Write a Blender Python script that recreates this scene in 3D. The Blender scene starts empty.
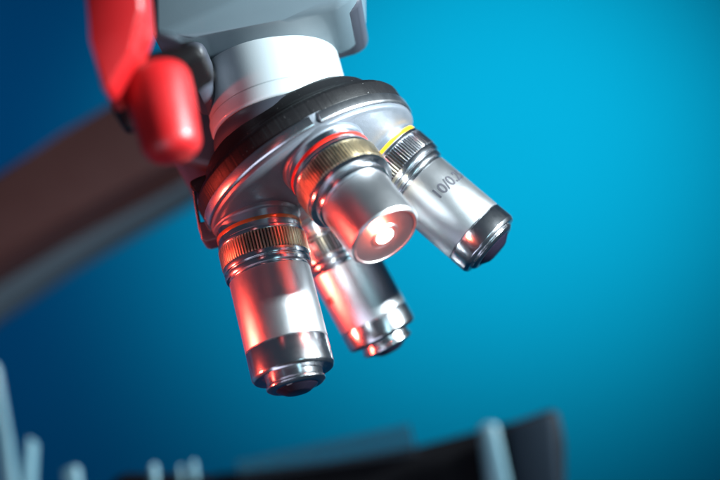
import bpy, bmesh, math, random
import numpy as np
from mathutils import Vector, Matrix, noise

# ------------------------------------------------------------------ frames
# "view frame": millimetres around the turret pivot, x right, y up, z toward the camera.
# "world": metres, z up along the microscope's optical axis (the camera is rolled against it).
DIST = 360.3                      # camera to pivot, mm
FPX = 1351.0                      # focal length in pixels of a 720 wide frame
DA = Vector((0.246, -0.913, 0.326)).normalized()      # optical axis, pointing down
ZW = -DA
V = Vector((0, 0, -1))
YW = (V - V.dot(ZW) * ZW).normalized()
XW = YW.cross(ZW)
ROT = Matrix((XW, YW, ZW))        # view -> world rotation
PIV = Vector((0, 0, 0.20))
def W(p): return ROT @ (Vector(p) * 0.001) + PIV
def at(px, py, z):
    s = (DIST - z) / FPX
    return Vector(((px - 360) * s, (240 - py) * s, z))

S = bpy.context.scene
COL = S.collection

# ------------------------------------------------------------------ camera
cam = bpy.data.cameras.new('camera'); camo = bpy.data.objects.new('camera', cam); COL.objects.link(camo)
camo.matrix_world = Matrix.Translation(W((0, 0, DIST))) @ ROT.to_4x4()
cam.sensor_width = 36; cam.lens = 36 * FPX / 720
cam.clip_start = 0.01; cam.clip_end = 20
cam.dof.use_dof = True; cam.dof.focus_distance = (DIST - 14) * 0.001; cam.dof.aperture_fstop = 4.9
cam.dof.aperture_blades = 0
S.camera = camo

# ------------------------------------------------------------------ world
w = bpy.data.worlds.new('World'); S.world = w; w.use_nodes = True
bg = w.node_tree.nodes['Background']; bg.inputs[0].default_value = (0.07, 0.12, 0.18, 1); bg.inputs[1].default_value = 0.26

# ------------------------------------------------------------------ lamps
def lamp(name, kind, pos, target, power, color, size=0.1, size_y=None, spot=None, blend=1.0, spread=None):
    l = bpy.data.lights.new(name, kind); o = bpy.data.objects.new(name, l); COL.objects.link(o)
    p = W(pos); t = W(target)
    o.location = p; o.rotation_euler = (t - p).to_track_quat('-Z', 'Y').to_euler()
    l.energy = power; l.color = color
    if kind == 'AREA':
        l.size = size
        if spread: l.spread = math.radians(spread)
        if size_y: l.shape = 'RECTANGLE'; l.size_y = size_y
    else:
        l.shadow_soft_size = size
    if spot: l.spot_size = math.radians(spot); l.spot_blend = blend
    return o
C0 = (-20, -10, 0)
lamp('key_lamp', 'AREA', (345, 150, 165), C0, 1.05, (0.84, 0.96, 1.0), 0.09, 0.05, spread=50)
lamp('strip_lamp', 'AREA', (170, 60, 330), (-20, 60, 0), 0.010, (0.50, 0.88, 1.0), 0.06, 0.20, spread=50)
lamp('soft_fill_lamp', 'AREA', (-60, -240, 280), (-10, -10, 0), 0.14, (0.74, 0.78, 1.0), 0.30, 0.22, spread=90)
lamp('red_lamp', 'AREA', (-330, -150, 50), (-15, -58, 0), 0.20, (1.0, 0.07, 0.045), 0.03, 0.16, spread=26)
lamp('backdrop_spot', 'SPOT', (110, 250, -300), (100, 82, -700), 8.0, (0.20, 0.95, 0.97), 0.03, spot=79, blend=1)
lamp('backdrop_fill', 'AREA', (-330, 230, -330), (-150, 20, -700), 0.30, (0.03, 0.36, 1.0), 0.3)

S.view_settings.view_transform = 'Standard'; S.view_settings.look = 'None'
S.view_settings.exposure = 0; S.view_settings.gamma = 1
try:
    S.cycles.use_denoising = True; S.cycles.max_bounces = 8
except Exception: pass

# ------------------------------------------------------------------ materials
def mat(name, color, metal=0.0, rough=0.5, bump=0.0, scale=4000, rvar=0.0, smudge=120, coat=0.0, emit=None, aniso=0.0, cvar=0.0, spec=0.5, dust=0.0):
    m = bpy.data.materials.new(name); m.use_nodes = True
    nt = m.node_tree; b = nt.nodes['Principled BSDF']
    b.inputs['Base Color'].default_value = (*color, 1); b.inputs['Metallic'].default_value = metal
    b.inputs['Roughness'].default_value = rough; b.inputs['Coat Weight'].default_value = coat
    b.inputs['Specular IOR Level'].default_value = spec
    if emit:
        b.inputs['Emission Color'].default_value = (*emit[0], 1); b.inputs['Emission Strength'].default_value = emit[1]
    tc = nt.nodes.new('ShaderNodeTexCoord')
    if bump:
        n = nt.nodes.new('ShaderNodeTexNoise'); n.inputs['Scale'].default_value = scale; n.inputs['Detail'].default_value = 3
        nt.links.new(tc.outputs['Object'], n.inputs['Vector'])
        bp = nt.nodes.new('ShaderNodeBump'); bp.inputs['Strength'].default_value = bump; bp.inputs['Distance'].default_value = 0.0002
        nt.links.new(n.outputs['Fac'], bp.inputs['Height']); nt.links.new(bp.outputs['Normal'], b.inputs['Normal'])
    if rvar or cvar:
        n2 = nt.nodes.new('ShaderNodeTexNoise'); n2.inputs['Scale'].default_value = smudge; n2.inputs['Detail'].default_value = 6
        n2.inputs['Roughness'].default_value = 0.65
        nt.links.new(tc.outputs['Object'], n2.inputs['Vector'])
        if rvar:
            mr = nt.nodes.new('ShaderNodeMapRange'); mr.inputs['From Min'].default_value = 0.3; mr.inputs['From Max'].default_value = 0.7
            mr.inputs['To Min'].default_value = max(0.02, rough - rvar); mr.inputs['To Max'].default_value = rough + rvar
            nt.links.new(n2.outputs['Fac'], mr.inputs['Value']); nt.links.new(mr.outputs['Result'], b.inputs['Roughness'])
        if cvar:
            mx = nt.nodes.new('ShaderNodeMixRGB'); mx.inputs[1].default_value = (*[c * (1 - cvar) for c in color], 1)
            mx.inputs[2].default_value = (*[min(1, c * (1 + cvar)) for c in color], 1)
            nt.links.new(n2.outputs['Fac'], mx.inputs[0]); nt.links.new(mx.outputs[0], b.inputs['Base Color'])
    if dust:
        n3 = nt.nodes.new('ShaderNodeTexNoise'); n3.inputs['Scale'].default_value = 1400; n3.inputs['Detail'].default_value = 2
        nt.links.new(tc.outputs['Object'], n3.inputs['Vector'])
        cr = nt.nodes.new('ShaderNodeMapRange'); cr.inputs['From Min'].default_value = 0.715; cr.inputs['From Max'].default_value = 0.79
        cr.inputs['To Max'].default_value = 1.0
        nt.links.new(n3.outputs['Fac'], cr.inputs['Value'])
        mx = nt.nodes.new('ShaderNodeMixRGB'); mx.inputs[1].default_value = (*color, 1); mx.inputs[2].default_value = (*[min(1, c + dust) for c in color], 1)
        nt.links.new(cr.outputs['Result'], mx.inputs[0]); nt.links.new(mx.outputs[0], b.inputs['Base Color'])
    return m
M = {
 'satin': mat('satin_chrome', (0.78, 0.79, 0.81), 1, 0.33, 0.24, 6000, 0.015, 300),
 'chrome': mat('polished_chrome', (0.80, 0.81, 0.84), 1, 0.19, 0.02, 2500, 0.02, 400),
 'goldtone': mat('knurled_goldtone', (0.88, 0.78, 0.60), 1, 0.33, 0.04, 3000, 0.06, 500),  # gold tinted metal, used on two of the knurled rings
 'cone': mat('grey_silver_enamel', (0.17, 0.19, 0.22), 0.6, 0.40, 0.30, 3000, 0.03, 250, coat=0.1, dust=0.12),
 'band': mat('turned_steel', (0.72, 0.73, 0.76), 1, 0.26, 0.02, 4000, 0.02, 300),
 'black': mat('black_anodised', (0.006, 0.006, 0.007), 0.0, 0.45, 0.15, 3000, 0.06, 260, spec=0.22, dust=0.16),
 'slate': mat('dark_slate_enamel', (0.045, 0.05, 0.065), 0.1, 0.40, 0.05, 2500, 0.05),
 'white': mat('white_enamel', (0.34, 0.38, 0.40), 0.0, 0.45, 0.05, 2500, 0.05, 150, coat=0.3),
 'greyblue': mat('grey_enamel', (0.09, 0.125, 0.145), 0.0, 0.42, 0.06, 2500, 0.05, 150, coat=0.2),
 'red': mat('red_plastic', (0.42, 0.008, 0.010), 0.0, 0.42, 0.12, 2200, 0.06, 200, coat=0.1),
 'arm': mat('red_lit_grey', (0.06, 0.022, 0.02), 0.1, 0.5, 0.06, 1500, 0.05),  # grey arm with the red light on its front mixed into the colour
 'ringred': mat('red_band_enamel', (0.75, 0.02, 0.01), 0.0, 0.3, 0, 1, 0.0, coat=0.4),
 'ringyel': mat('yellow_band_enamel', (0.90, 0.42, 0.01), 0.0, 0.3, 0, 1, 0.0, coat=0.4),
 'ringflare': mat('orange_flare_tint', (0.45, 0.15, 0.04), 0.3, 0.3, 0, 1, 0.0, coat=0.4),  # orange of the lens flare painted in as a ring colour
 'underside': mat('arm_underside_grey', (0.06, 0.08, 0.10), 0.1, 0.5, 0.05, 1500, 0.04),  # tone of the arm's underside, put into a colour of its own
 'clip': mat('pale_blue_grey_enamel', (0.10, 0.19, 0.23), 0.0, 0.4, 0.02, 2000, 0.02),
 'stage': mat('matt_black_stage', (0.003, 0.003, 0.004), 0.0, 0.6, 0.05, 1500, 0.04, spec=0.08),
 'stagegrey': mat('dark_navy_stage', (0.008, 0.014, 0.022), 0.0, 0.6, 0.05, 1500, 0.04, spec=0.1),
 'groove': mat('dark_groove', (0.05, 0.045, 0.04), 0.6, 0.45),  # darker colour for the valley faces, so the ribs stand out
 'ink': mat('engraved_black', (0.03, 0.03, 0.04), 0.0, 0.5),
 'lens': mat('dark_lens_glass', (0.01, 0.008, 0.015), 0.0, 0.04, coat=1.0, spec=0.8),
 'glow': mat('flare_glow', (1, 0.8, 0.75), 0.0, 0.2, emit=((1.0, 0.66, 0.58), 30.0)),  # added emission imitating flare glow, not a real light source
 'backdrop': mat('blue_paper_backdrop', (0.004, 0.42, 0.66), 0.0, 0.9, 0.1, 300, cvar=0.03, smudge=6, spec=0.1),
}

# ------------------------------------------------------------------ mesh helpers
def link(name, me, m, parent=None, world=None, sharp=35, kind=None, label=None):
    for p in me.polygons: p.use_smooth = True
    if sharp: me.set_sharp_from_angle(angle=math.radians(sharp))
    me.materials.append(m)
    o = bpy.data.objects.new(name, me); COL.objects.link(o)
    world = world or Matrix.Identity(4)
    if parent is not None:
        o.parent = parent
        bpy.context.view_layer.update()
        o.matrix_local = parent.matrix_world.inverted() @ world
    else:
        o.matrix_world = world
    if kind: o['kind'] = kind
    if label: o['label'] = label
    bpy.context.view_layer.update()
    return o
def bm_mesh(name, bm):
    bmesh.ops.recalc_face_normals(bm, faces=bm.faces[:])
    me = bpy.data.meshes.new(name); bm.to_mesh(me); bm.free(); return me
def frame(origin_mm, axis, xhint=(0, 0, 1)):
    """world matrix: origin given in the view frame, local z along axis; local units are metres"""
    z = (ROT @ Vector(axis)).normalized(); x = ROT @ Vector(xhint); x = (x - x.dot(z) * z).normalized(); y = z.cross(x)
    R = Matrix((x, y, z)).transposed().to_4x4()
    return Matrix.Translation(W(origin_mm)) @ R
def soften(prof, b=0.12):
    """chamfer the corners of a (r, z) profile with a three point round"""
    out = [prof[0]]
    for a, c, d in zip(prof, prof[1:], prof[2:]):
        a, c, d = Vector(a), Vector(c), Vector(d)
        u, v = a - c, d - c
        if u.length < 1e-6 or v.length < 1e-6: continue
        if u.normalized().dot(v.normalized()) < -0.985: out.append(tuple(c)); continue
        k = min(b, u.length * .4, v.length * .4)
        p, q = c + u.normalized() * k, c + v.normalized() * k
        out += [tuple(p), tuple((p + q) * .25 + c * .5), tuple(q)]
    out.append(prof[-1]); return out
def add_lathe(bm, prof, seg=160, bev=0.12, mt=None, rfun=None):
    prof = soften(prof, bev) if bev else prof
    rings = []
    for r, z in prof:
        if r < 1e-5:
            rings.append([bm.verts.new((0, 0, z * .001))]); continue
        ring = []
        for i in range(seg):
            a = 2 * math.pi * i / seg; rr = r if rfun is None else rfun(r, z, i, a)
            ring.append(bm.verts.new((rr * .001 * math.cos(a), rr * .001 * math.sin(a), z * .001)))
        rings.append(ring)
    for A, B in zip(rings, rings[1:]):
        if len(A) == 1 and len(B) == 1: continue
        for i in range(seg):
            j = (i + 1) % seg
            if len(A) == 1: f = (A[0], B[i], B[j])
            elif len(B) == 1: f = (A[i], A[j], B[0])
            else: f = (A[i], A[j], B[j], B[i])
            bm.faces.new(f)
    if mt is not None:
        vs = [v for r in rings for v in r]
        bmesh.ops.transform(bm, matrix=mt, verts=vs)
def lathe(name, prof, m, parent, fr, seg=160, bev=0.12, label=None, rfun=None, sharp=35):
    bm = bmesh.new(); add_lathe(bm, prof, seg, bev, rfun=rfun)
    return link(name, bm_mesh(name, bm), m, parent, fr, sharp, label=label)
def knurl(name, r, z0, z1, n, m, parent, fr, depth=0.45, ch=0.4):
    """ring with n straight ribs, chamfered at both ends"""
    bm = bmesh.new()
    zs = [(r - 1.1, z0), (r - depth - .1, z0), (r, z0 + ch), (r, z1 - ch), (r - depth - .1, z1), (r - 1.1, z1)]
    rnd = random.Random(int(r * 100)); jit = [rnd.uniform(-.04, .04) for _ in range(n)]
    def rf(rr, z, i, a):
        k = i % 6
        if rr < r - 1: return rr
        top = k in (1, 2, 3)
        return min(rr, r) + jit[i // 6 % n] if top else min(rr, r - depth)
    add_lathe(bm, zs, n * 6, 0, rfun=rf)
    o = link(name, bm_mesh(name, bm), m, parent, fr, 28)
    o.data.materials.append(M['groove'])
    for p in o.data.polygons:
        rr = max(math.hypot(o.data.vertices[v].co.x, o.data.vertices[v].co.y) for v in p.vertices) * 1000
        if r - depth - .09 < rr < r - depth + .09: p.material_index = 1
    return o
def box(name, corners_lo, corners_hi, m, parent, fr, bev=1.0, label=None, bump=None):
    bm = bmesh.new(); bmesh.ops.create_cube(bm, size=1)
    lo, hi = Vector(corners_lo), Vector(corners_hi)
    for v in bm.verts:
        v.co = Vector([(lo[i] + hi[i]) / 2 + v.co[i] * (hi[i] - lo[i]) for i in range(3)]) * .001
    if bev: bmesh.ops.bevel(bm, geom=bm.edges[:], offset=bev * .001, segments=4, affect='EDGES', profile=.5)
    return link(name, bm_mesh(name, bm), m, parent, fr, 40, label=label)
def prism(name, pts, z0, z1, m, parent, bev=2.0, label=None, wscale=None):
    """solid whose side outline runs through photo points at depth z0 (near) and goes back to z1, sweeping along world y"""
    bm = bmesh.new()
    near = [W(at(x, y, z0)) for x, y in pts]
    dv = Vector((0, 1, 0)) * (z0 - z1) * .001
    c = sum(near, Vector()) / len(near)
    a = [bm.verts.new(p - c) for p in near]; b = [bm.verts.new(p + dv - c) for p in near]
    n = len(pts)
    bm.faces.new(a); bm.faces.new(b[::-1])
    for i in range(n): bm.faces.new((a[i], b[i], b[(i + 1) % n], a[(i + 1) % n]))
    if bev: bmesh.ops.bevel(bm, geom=bm.edges[:], offset=bev * .001, segments=4, affect='EDGES', profile=.5, clamp_overlap=True)
    return link(name, bm_mesh(name, bm), m, parent, Matrix.Translation(c), 40, label=label)
def tube(name, pts, r, m, parent, label=None, seg=12):
    P = [W(p) for p in pts]; c = P[0]; bm = bmesh.new(); prev = None
    for i, p in enumerate(P):
        d = (P[min(i + 1, len(P) - 1)] - P[max(i - 1, 0)]).normalized()
        x = d.orthogonal().normalized(); y = d.cross(x)
        if prev: 
            x = (prev - prev.dot(d) * d).normalized(); y = d.cross(x)
        prev = x
        ring = [bm.verts.new(p - c + (x * math.cos(a) + y * math.sin(a)) * r * .001) for a in [k * 2 * math.pi / seg for k in range(seg)]]
        if i: 
            for k in range(seg): bm.faces.new((old[k], old[(k + 1) % seg], ring[(k + 1) % seg], ring[k]))
        else: first = ring
        old = ring
    bm.faces.new(first[::-1]); bm.faces.new(old)
    return link(name, bm_mesh(name, bm), m, parent, Matrix.Translation(c), 40, label=label)
def text_on(name, s, size, r, t, ang, parent, fr, flip=False):
    """lettering wrapped round a barrel, reading around its circumference"""
    cu = bpy.data.curves.new(name, 'FONT'); cu.body = s; cu.size = size; cu.align_x = 'CENTER'; cu.extrude = 0.0; cu.offset = 0.06
    tmp = bpy.data.objects.new(name, cu); COL.objects.link(tmp); bpy.context.view_layer.update()
    me = bpy.data.meshes.new_from_object(tmp.evaluated_get(bpy.context.evaluated_depsgraph_get()))
    bpy.data.objects.remove(tmp); bpy.data.curves.remove(cu)
    bm = bmesh.new(); bm.from_mesh(me); bpy.data.meshes.remove(me)
    bmesh.ops.triangulate(bm, faces=bm.faces[:])
    bmesh.ops.subdivide_edges(bm, edges=bm.edges[:], cuts=3)
    sg = -1 if flip else 1
    for v in bm.verts:
        a = ang + sg * v.co.x / r; z = t + sg * v.co.y
        v.co = Vector((r * math.cos(a), r * math.sin(a), z)) * .001
    me = bpy.data.meshes.new(name); bm.to_mesh(me); bm.free()
    return link(name, me, M['ink'], parent, fr, None)

# ------------------------------------------------------------------ backdrop
bm = bmesh.new()
c = W((40, 0, -700))
bmesh.ops.create_cube(bm, size=1, matrix=Matrix.Diagonal((3.0, 0.02, 2.6, 1)))
b = link('backdrop', bm_mesh('backdrop', bm), M['backdrop'], None, Matrix.Translation(c), 30, kind='structure')

# ------------------------------------------------------------------ microscope
root = bpy.data.objects.new('microscope', None); COL.objects.link(root)
root.location = (0, 0.05, 0); root.empty_display_size = 0.05
root['label'] = 'microscope with four silver objectives, red knobs and a white collar before a blue backdrop'
root['category'] = 'microscope'
bpy.context.view_layer.update()

# --- turret
PP = Vector((-9.15, 11.92, 0.0)); N_ = Vector((0.516, -0.814, 0.269)).normalized()
fn = frame(PP + N_ * 3.5, N_)
bm = bmesh.new()
add_lathe(bm, [(30.9, -10.2), (30.9, -9.2), (30.0, -8.6), (24, -6.9), (20, -5.7), (13, -3.6), (6, -1.8), (5.6, -1.5), (0, -1.5)], 220, .35)
OBJ = {  # origin, axis
 'A': ((-26.607, 2.451, 4.84), (0.246, -0.913, 0.326)),
 'C': ((-7.752, 19.104, 19.088), (0.513, -0.677, 0.527)),
 'D': ((8.313, 21.388, -4.84), (0.741, -0.645, 0.188)),
 'B': ((-10.542, 4.735, -19.088), (0.474, -0.881, -0.013)),
}
off = {'A': 0.0, 'B': 0.0, 'C': 0.6, 'D': -1.8}
for k, (o, d) in OBJ.items():
    mt = fn.inverted() @ frame(o, d)
    t = off[k]
    add_lathe(bm, [(13.2, t - 7.0), (12.2, t - 5.6), (11.9, t - 4.6), (11.7, t - 2.2), (11.3, t - 1.7), (9, t - 1.7)], 120, .3, mt=mt)
turret = link('nosepiece', bm_mesh('nosepiece', bm), M['cone'], root, fn, 30, label='grey silver revolving nosepiece tilted to the right')
# indexing band with notches
def notch(r, z, i, a):
    n = len(NOT)
    for q in NOT:
        dd = (a - q + math.pi) % (2 * math.pi) - math.pi
        if abs(dd) < .03 and r > 30.5: return r - 1.2
    return r
def az(px, py, z=20):   # azimuth in the turret frame of a photo point
    p = fn.inverted() @ W(at(px, py, z)); return math.atan2(p.y, p.x)
NOT = [az(322, 124, 30) + k * math.pi / 2 for k in range(4)]
lathe('indexing_band', [(29, -13.2), (31.5, -13.2), (31.5, -10.9), (31.15, -10.3), (29, -10.3)], M['band'], turret, fn, 420, .15, rfun=notch)
rg = random.Random(4); GJ = [rg.uniform(-1, 1) for _ in range(720)]
def grip(r, z, i, a):
    return r + (0.035 * math.sin(i * math.pi / 2) * GJ[i] if r > 30 else 0)
lathe('grip_ring', [(27, -13.3), (31.1, -13.3), (31.1, -17.2), (30.3, -18.4), (28.6, -18.9), (25, -18.9)], M['black'], turret, fn, 720, .25, rfun=grip)
lathe('fixed_plate', [(20, -18.8), (27.6, -19.0), (27.7, -19.4), (26.8, -20.6), (25.4, -23.5), (24.0, -24.8), (12, -25.0)], M['black'], turret, fn, 200, .3)
lathe('center_screw', [(0, -.2), (3.6, -.2), (4.0, -.6), (4.0, -2)], M['chrome'], turret, fn, 60, .1)

# --- objectives
def objective(k, label, band, Rk, z_k0, z_k1, Rb, z_b0, z_b1, end=None, nose=None, nk=84, text=None, face=None):
    o, d = OBJ[k]; fr = frame(o, d); t = off[k]
    # shell: seat collar, neck rings and barrel
    prof = [(9.0, t - 1.8), (Rk - .6, t - 1.8), (Rk - .6, t - .2), (Rk - .5, t - .2), (Rk - .5, z_k0 - 1.1), (Rk - .2, z_k0 - .9), (Rk - .2, z_k0 + .1), (Rk - 1.3, z_k0 + .1),
            (Rk - 1.3, z_k1 - .1), (Rk - .1, z_k1 - .1), (Rk - .25, z_k1 + 1.3), (Rb + .35, z_k1 + 1.5), (Rb + .35, z_k1 + 1.9),
            (Rb + .75, z_k1 + 2.0), (Rb + .6, z_k1 + 3.2), (Rb - .25, z_k1 + 3.3), (Rb - .25, z_b0)]
    ring = lathe('objective', [(Rb - .3, z_b0 + .02), (Rb, z_b0 + .15), (Rb, z_b1)] + (face or [(Rb - 1.2, z_b1), (Rb - 1.2, z_b1 - 1)]), M['satin'], root, fr, 180, .18, label=label)
    lathe('seat_collar', prof, M['chrome'], ring, fr, 180, .12)
    knurl('knurled_ring', Rk, z_k0, z_k1, nk, M['goldtone' if k in 'AC' else 'chrome'], ring, fr)
    bw = 1.7 if k == 'D' else 1.15
    if band: lathe('color_band', [(Rk - .9, t + .2), (Rk - .38, t + .2), (Rk - .38, t + bw), (Rk - .9, t + bw)], M[band], ring, fr, 160, .05)
    if end:
        Re, e1 = end
        lathe('end_ring', [(Rb - 1, z_b1 + .05), (Rb - .3, z_b1 + .05), (Rb - .3, z_b1 + .35), (Re, z_b1 + .4), (Re, e1 - .9), (Re - .5, e1), (nose[0] - .5, e1 + .02)], M['chrome'], ring, fr, 180, .14)
        Rn, n1 = nose
        lathe('nose_mount', [(Rn, e1 - .3), (Rn, n1 - 1.5), (Rn + .35, n1 - 1.2), (Rn + .35, n1 - .6), (Rn - .5, n1), (Rn - 1.5, n1 + .15), (Rn - 1.9, n1 - .1)], M['chrome'], ring, fr, 140, .12)
        lathe('front_lens', [(Rn - 1.6, n1 - .1), (Rn - 2.0, n1 + .35), (Rn * .45, n1 + 1.5), (Rn * .3, n1 + 1.7), (0, n1 + 1.75)], M['lens'], ring, fr, 90, .2)
    return ring, fr
oa, fa = objective('A', 'long silver objective nearest left, hanging straight down with dark polished end ring', 'ringflare', 11.7, 3.7, 9.2, 10.75, 12.9, 32.2, (10.75, 40.2), (7.3, 43.4))
ob, fb = objective('B', 'silver objective behind the others, its barrel reflecting red', None, 11.5, 3.0, 8.4, 10.1, 12.3, 29.9, (10.25, 36.0), (7.1, 39.4))
od, fd = objective('D', 'right-hand silver objective with a yellow band, pointing out to the right', 'ringyel', 11.3, 0.4, 5.9, 9.6, 10.0, 29.5, (9.7, 35.4), (7.4, 36.6))
oc, fc = objective('C', 'short silver objective with a red band, pointing at the camera, a flare glow added on its lens', 'ringred', 11.9, 3.8, 9.9, 9.55, 13.4, 26.6,
                   face=[(9.0, 27.25), (8.6, 27.25), (8.4, 26.95), (4.0, 26.8), (3.8, 26.6)])
lathe('front_lens', [(3.9, 26.5), (3.7, 26.85), (2.5, 26.9), (0, 26.9)], M['satin'], oc, fc, 80, .05)
lathe('flare_glow_disc', [(2.3, 26.7), (2.2, 27.05), (1.2, 27.4), (0, 27.5)], M['glow'], oc, fc, 60, .05, label='small pinkish white flare glow added on the lens')
# added red lamp spreads the flare glow; the objective holds no such lamp
lp = Vector(OBJ['C'][0]) + Vector(OBJ['C'][1]).normalized() * 28.0
l = bpy.data.lights.new('added_glow_lamp', 'POINT'); lo = bpy.data.objects.new('added_glow_lamp', l); COL.objects.link(lo)
lo.location = W(lp); l.energy = 0.032; l.color = (1.0, 0.12, 0.06); l.shadow_soft_size = 0.0005

def ang_of(px, py, z, fr):
    p = fr.inverted() @ W(at(px, py, z)); return math.atan2(p.y, p.x)
text_on('engraving', '10/0.25', 4.3, 9.68, 18.6, ang_of(458, 190, 6, fd), od, fd, True)
text_on('engraving', '100', 2.6, 10.17, 21.0, ang_of(330, 300, -14, fb), ob, fb, True)

# --- stop bracket at the left of the turret
prism('stop_bracket', [(189, 181), (196, 177), (222, 170), (240, 160), (236, 200), (212, 206), (206, 196), (198, 190), (190, 188)], 4, -8, M['black'], root, .6)
tube('stop_spring', [at(193, 184, 2), at(196, 205, 2), at(200, 228, 2), at(203, 238, 2)], .45, M['slate'], root)
prism('stop_catch', [(198, 222), (210, 220), (222, 238), (206, 242), (201, 240)], 3, -4, M['slate'], root, .6)

# --- head: white collar, upper housing, dark base
up = -Vector(OBJ['A'][1]).normalized()
cc = at(283, 122, 0)
fcol = frame(cc, up)
lathe('head_collar', [(0, -1), (18.6, -1), (19.2, -0.4), (19.3, 3), (18.9, 3.4), (18.9, 21), (18.2, 23.5), (18.2, 40), (0, 40)], M['white'], root, fcol, 160, .5, label='bright white cylindrical collar between head and nosepiece')
lathe('dark_mount', [(0, -17), (15, -17), (18.0, -15), (19.6, -4), (19.0, -1.1), (0, -1.1)], M['slate'], root, fcol, 160, .8)
fw = Matrix.Translation(W(cc))      # world aligned millimetre box frame around the collar
housing = prism('head_housing', [(148, -60), (150, 36), (176, 42), (196, 36), (280, 20), (342, 4), (358, -14), (358, -60)], 20, -8, M['greyblue'], root, 4, label='grey-blue microscope head housing above the collar')
prism('housing_rim', [(180, 20), (190, 46), (206, 42), (286, 27), (352, 10), (362, 0), (354, -34)], 14, -12, M['slate'], housing, 3)
prism('head_bracket', [(150, 60), (206, 50), (214, 110), (244, 140), (238, 164), (212, 171), (172, 160), (150, 120)], 2, -45, M['slate'], root, 3)
prism('neck_post', [(176, 40), (204, 36), (207, 84), (186, 90)], 20, 0, M['slate'], root, 3)
prism('red_cover', [(82, -30), (138, -36), (142, 10), (128, 52), (110, 88), (102, 90), (90, 40)], 78, 66, M['red'], root, 5, label='large red cover at the far left of the head')
prism('black_gap_strip', [(108, 98), (118, 76), (140, 52), (196, 38), (208, 56), (160, 76), (132, 104), (112, 116)], 62, 48, M['black'], root, 3)  # dark strip put in for the dark gap between cover and knob
# red knob: upright rounded cap
fk = frame(at(164, 113, 68), up)
lathe('red_knob', [(0, -11), (4.6, -10.6), (6.4, -8.6), (7.4, 4), (7.4, 8), (6.6, 10), (0, 10.5)], M['red'], root, fk, 90, 1.0, label='red knob standing in front of the arm')

# --- arm
prism('arm', [(215, 60), (215, 132), (170, 150), (-60, 296), (-60, 205), (60, 134), (140, 80)], -190, -215, M['arm'], root, 4, label='microscope arm slanting down to the left, red light painted into its grey')

prism('arm_underside_tone', [(215, 100), (224, 160), (190, 172), (-60, 350), (-60, 250)], -218, -235, M['underside'], root, 6)  # added solid that paints the arm's shaded underside as a separate tone

# --- stage in the foreground, far out of focus
stage = prism('stage', [(120, 500), (215, 474), (330, 462), (420, 446), (505, 424), (558, 405), (566, 440), (566, 520), (120, 560)], 95, 70, M['stage'], root, 2, label='black mechanical stage at the bottom, out of focus')
def rack(name, x0, y0, x1, y1, n, h, z):
    bm = bmesh.new(); c = W(at(x0, y0, z))
    for i in range(n):
        f = i / (n - 1); p = W(at(x0 + (x1 - x0) * f, y0 + (y1 - y0) * f, z)) - c
        bmesh.ops.create_cube(bm, size=1, matrix=Matrix.Translation(p + Vector((0, .001, 0))) @ Matrix.Diagonal((.0006, .003, h * .001 * (0.6 + .4 * f), 1)))
    return link(name, bm_mesh(name, bm), M['chrome'], stage, Matrix.Translation(c), 30)
rack('toothed_rack', 240, 470, 411, 440, 34, 6, 96)
prism('slide_clip', [(478, 424), (497, 421), (514, 500), (488, 500)], 101, 98, M['clip'], stage, 1.2)
prism('stage_end', [(505, 424), (556, 410), (564, 520), (520, 520)], 99, 96, M['stagegrey'], stage, 1.5)
for x0, x1, y in ((60, 80, 464), (147, 158, 461), (176, 184, 463), (189, 197, 458)):
    prism('stage_screw', [(x0, y + 5), (x1 - 3, y), (x1 + 5, 520), (x0 + 7, 520)], 92, 89, M['clip'], stage, .8)
prism('stage_plate', [(100, 490), (120, 472), (215, 474), (215, 530), (100, 540)], 86, 70, M['stage'], stage, 1.5)
prism('glass_guide', [(-12, 360), (-5, 362), (8, 440), (20, 510), (2, 510)], 100, 97, M['clip'], stage, .8)
prism('guide_support', [(22, 470), (27, 436), (31, 440), (28, 510), (20, 510)], 97, 92, M['clip'], stage, 1.0)
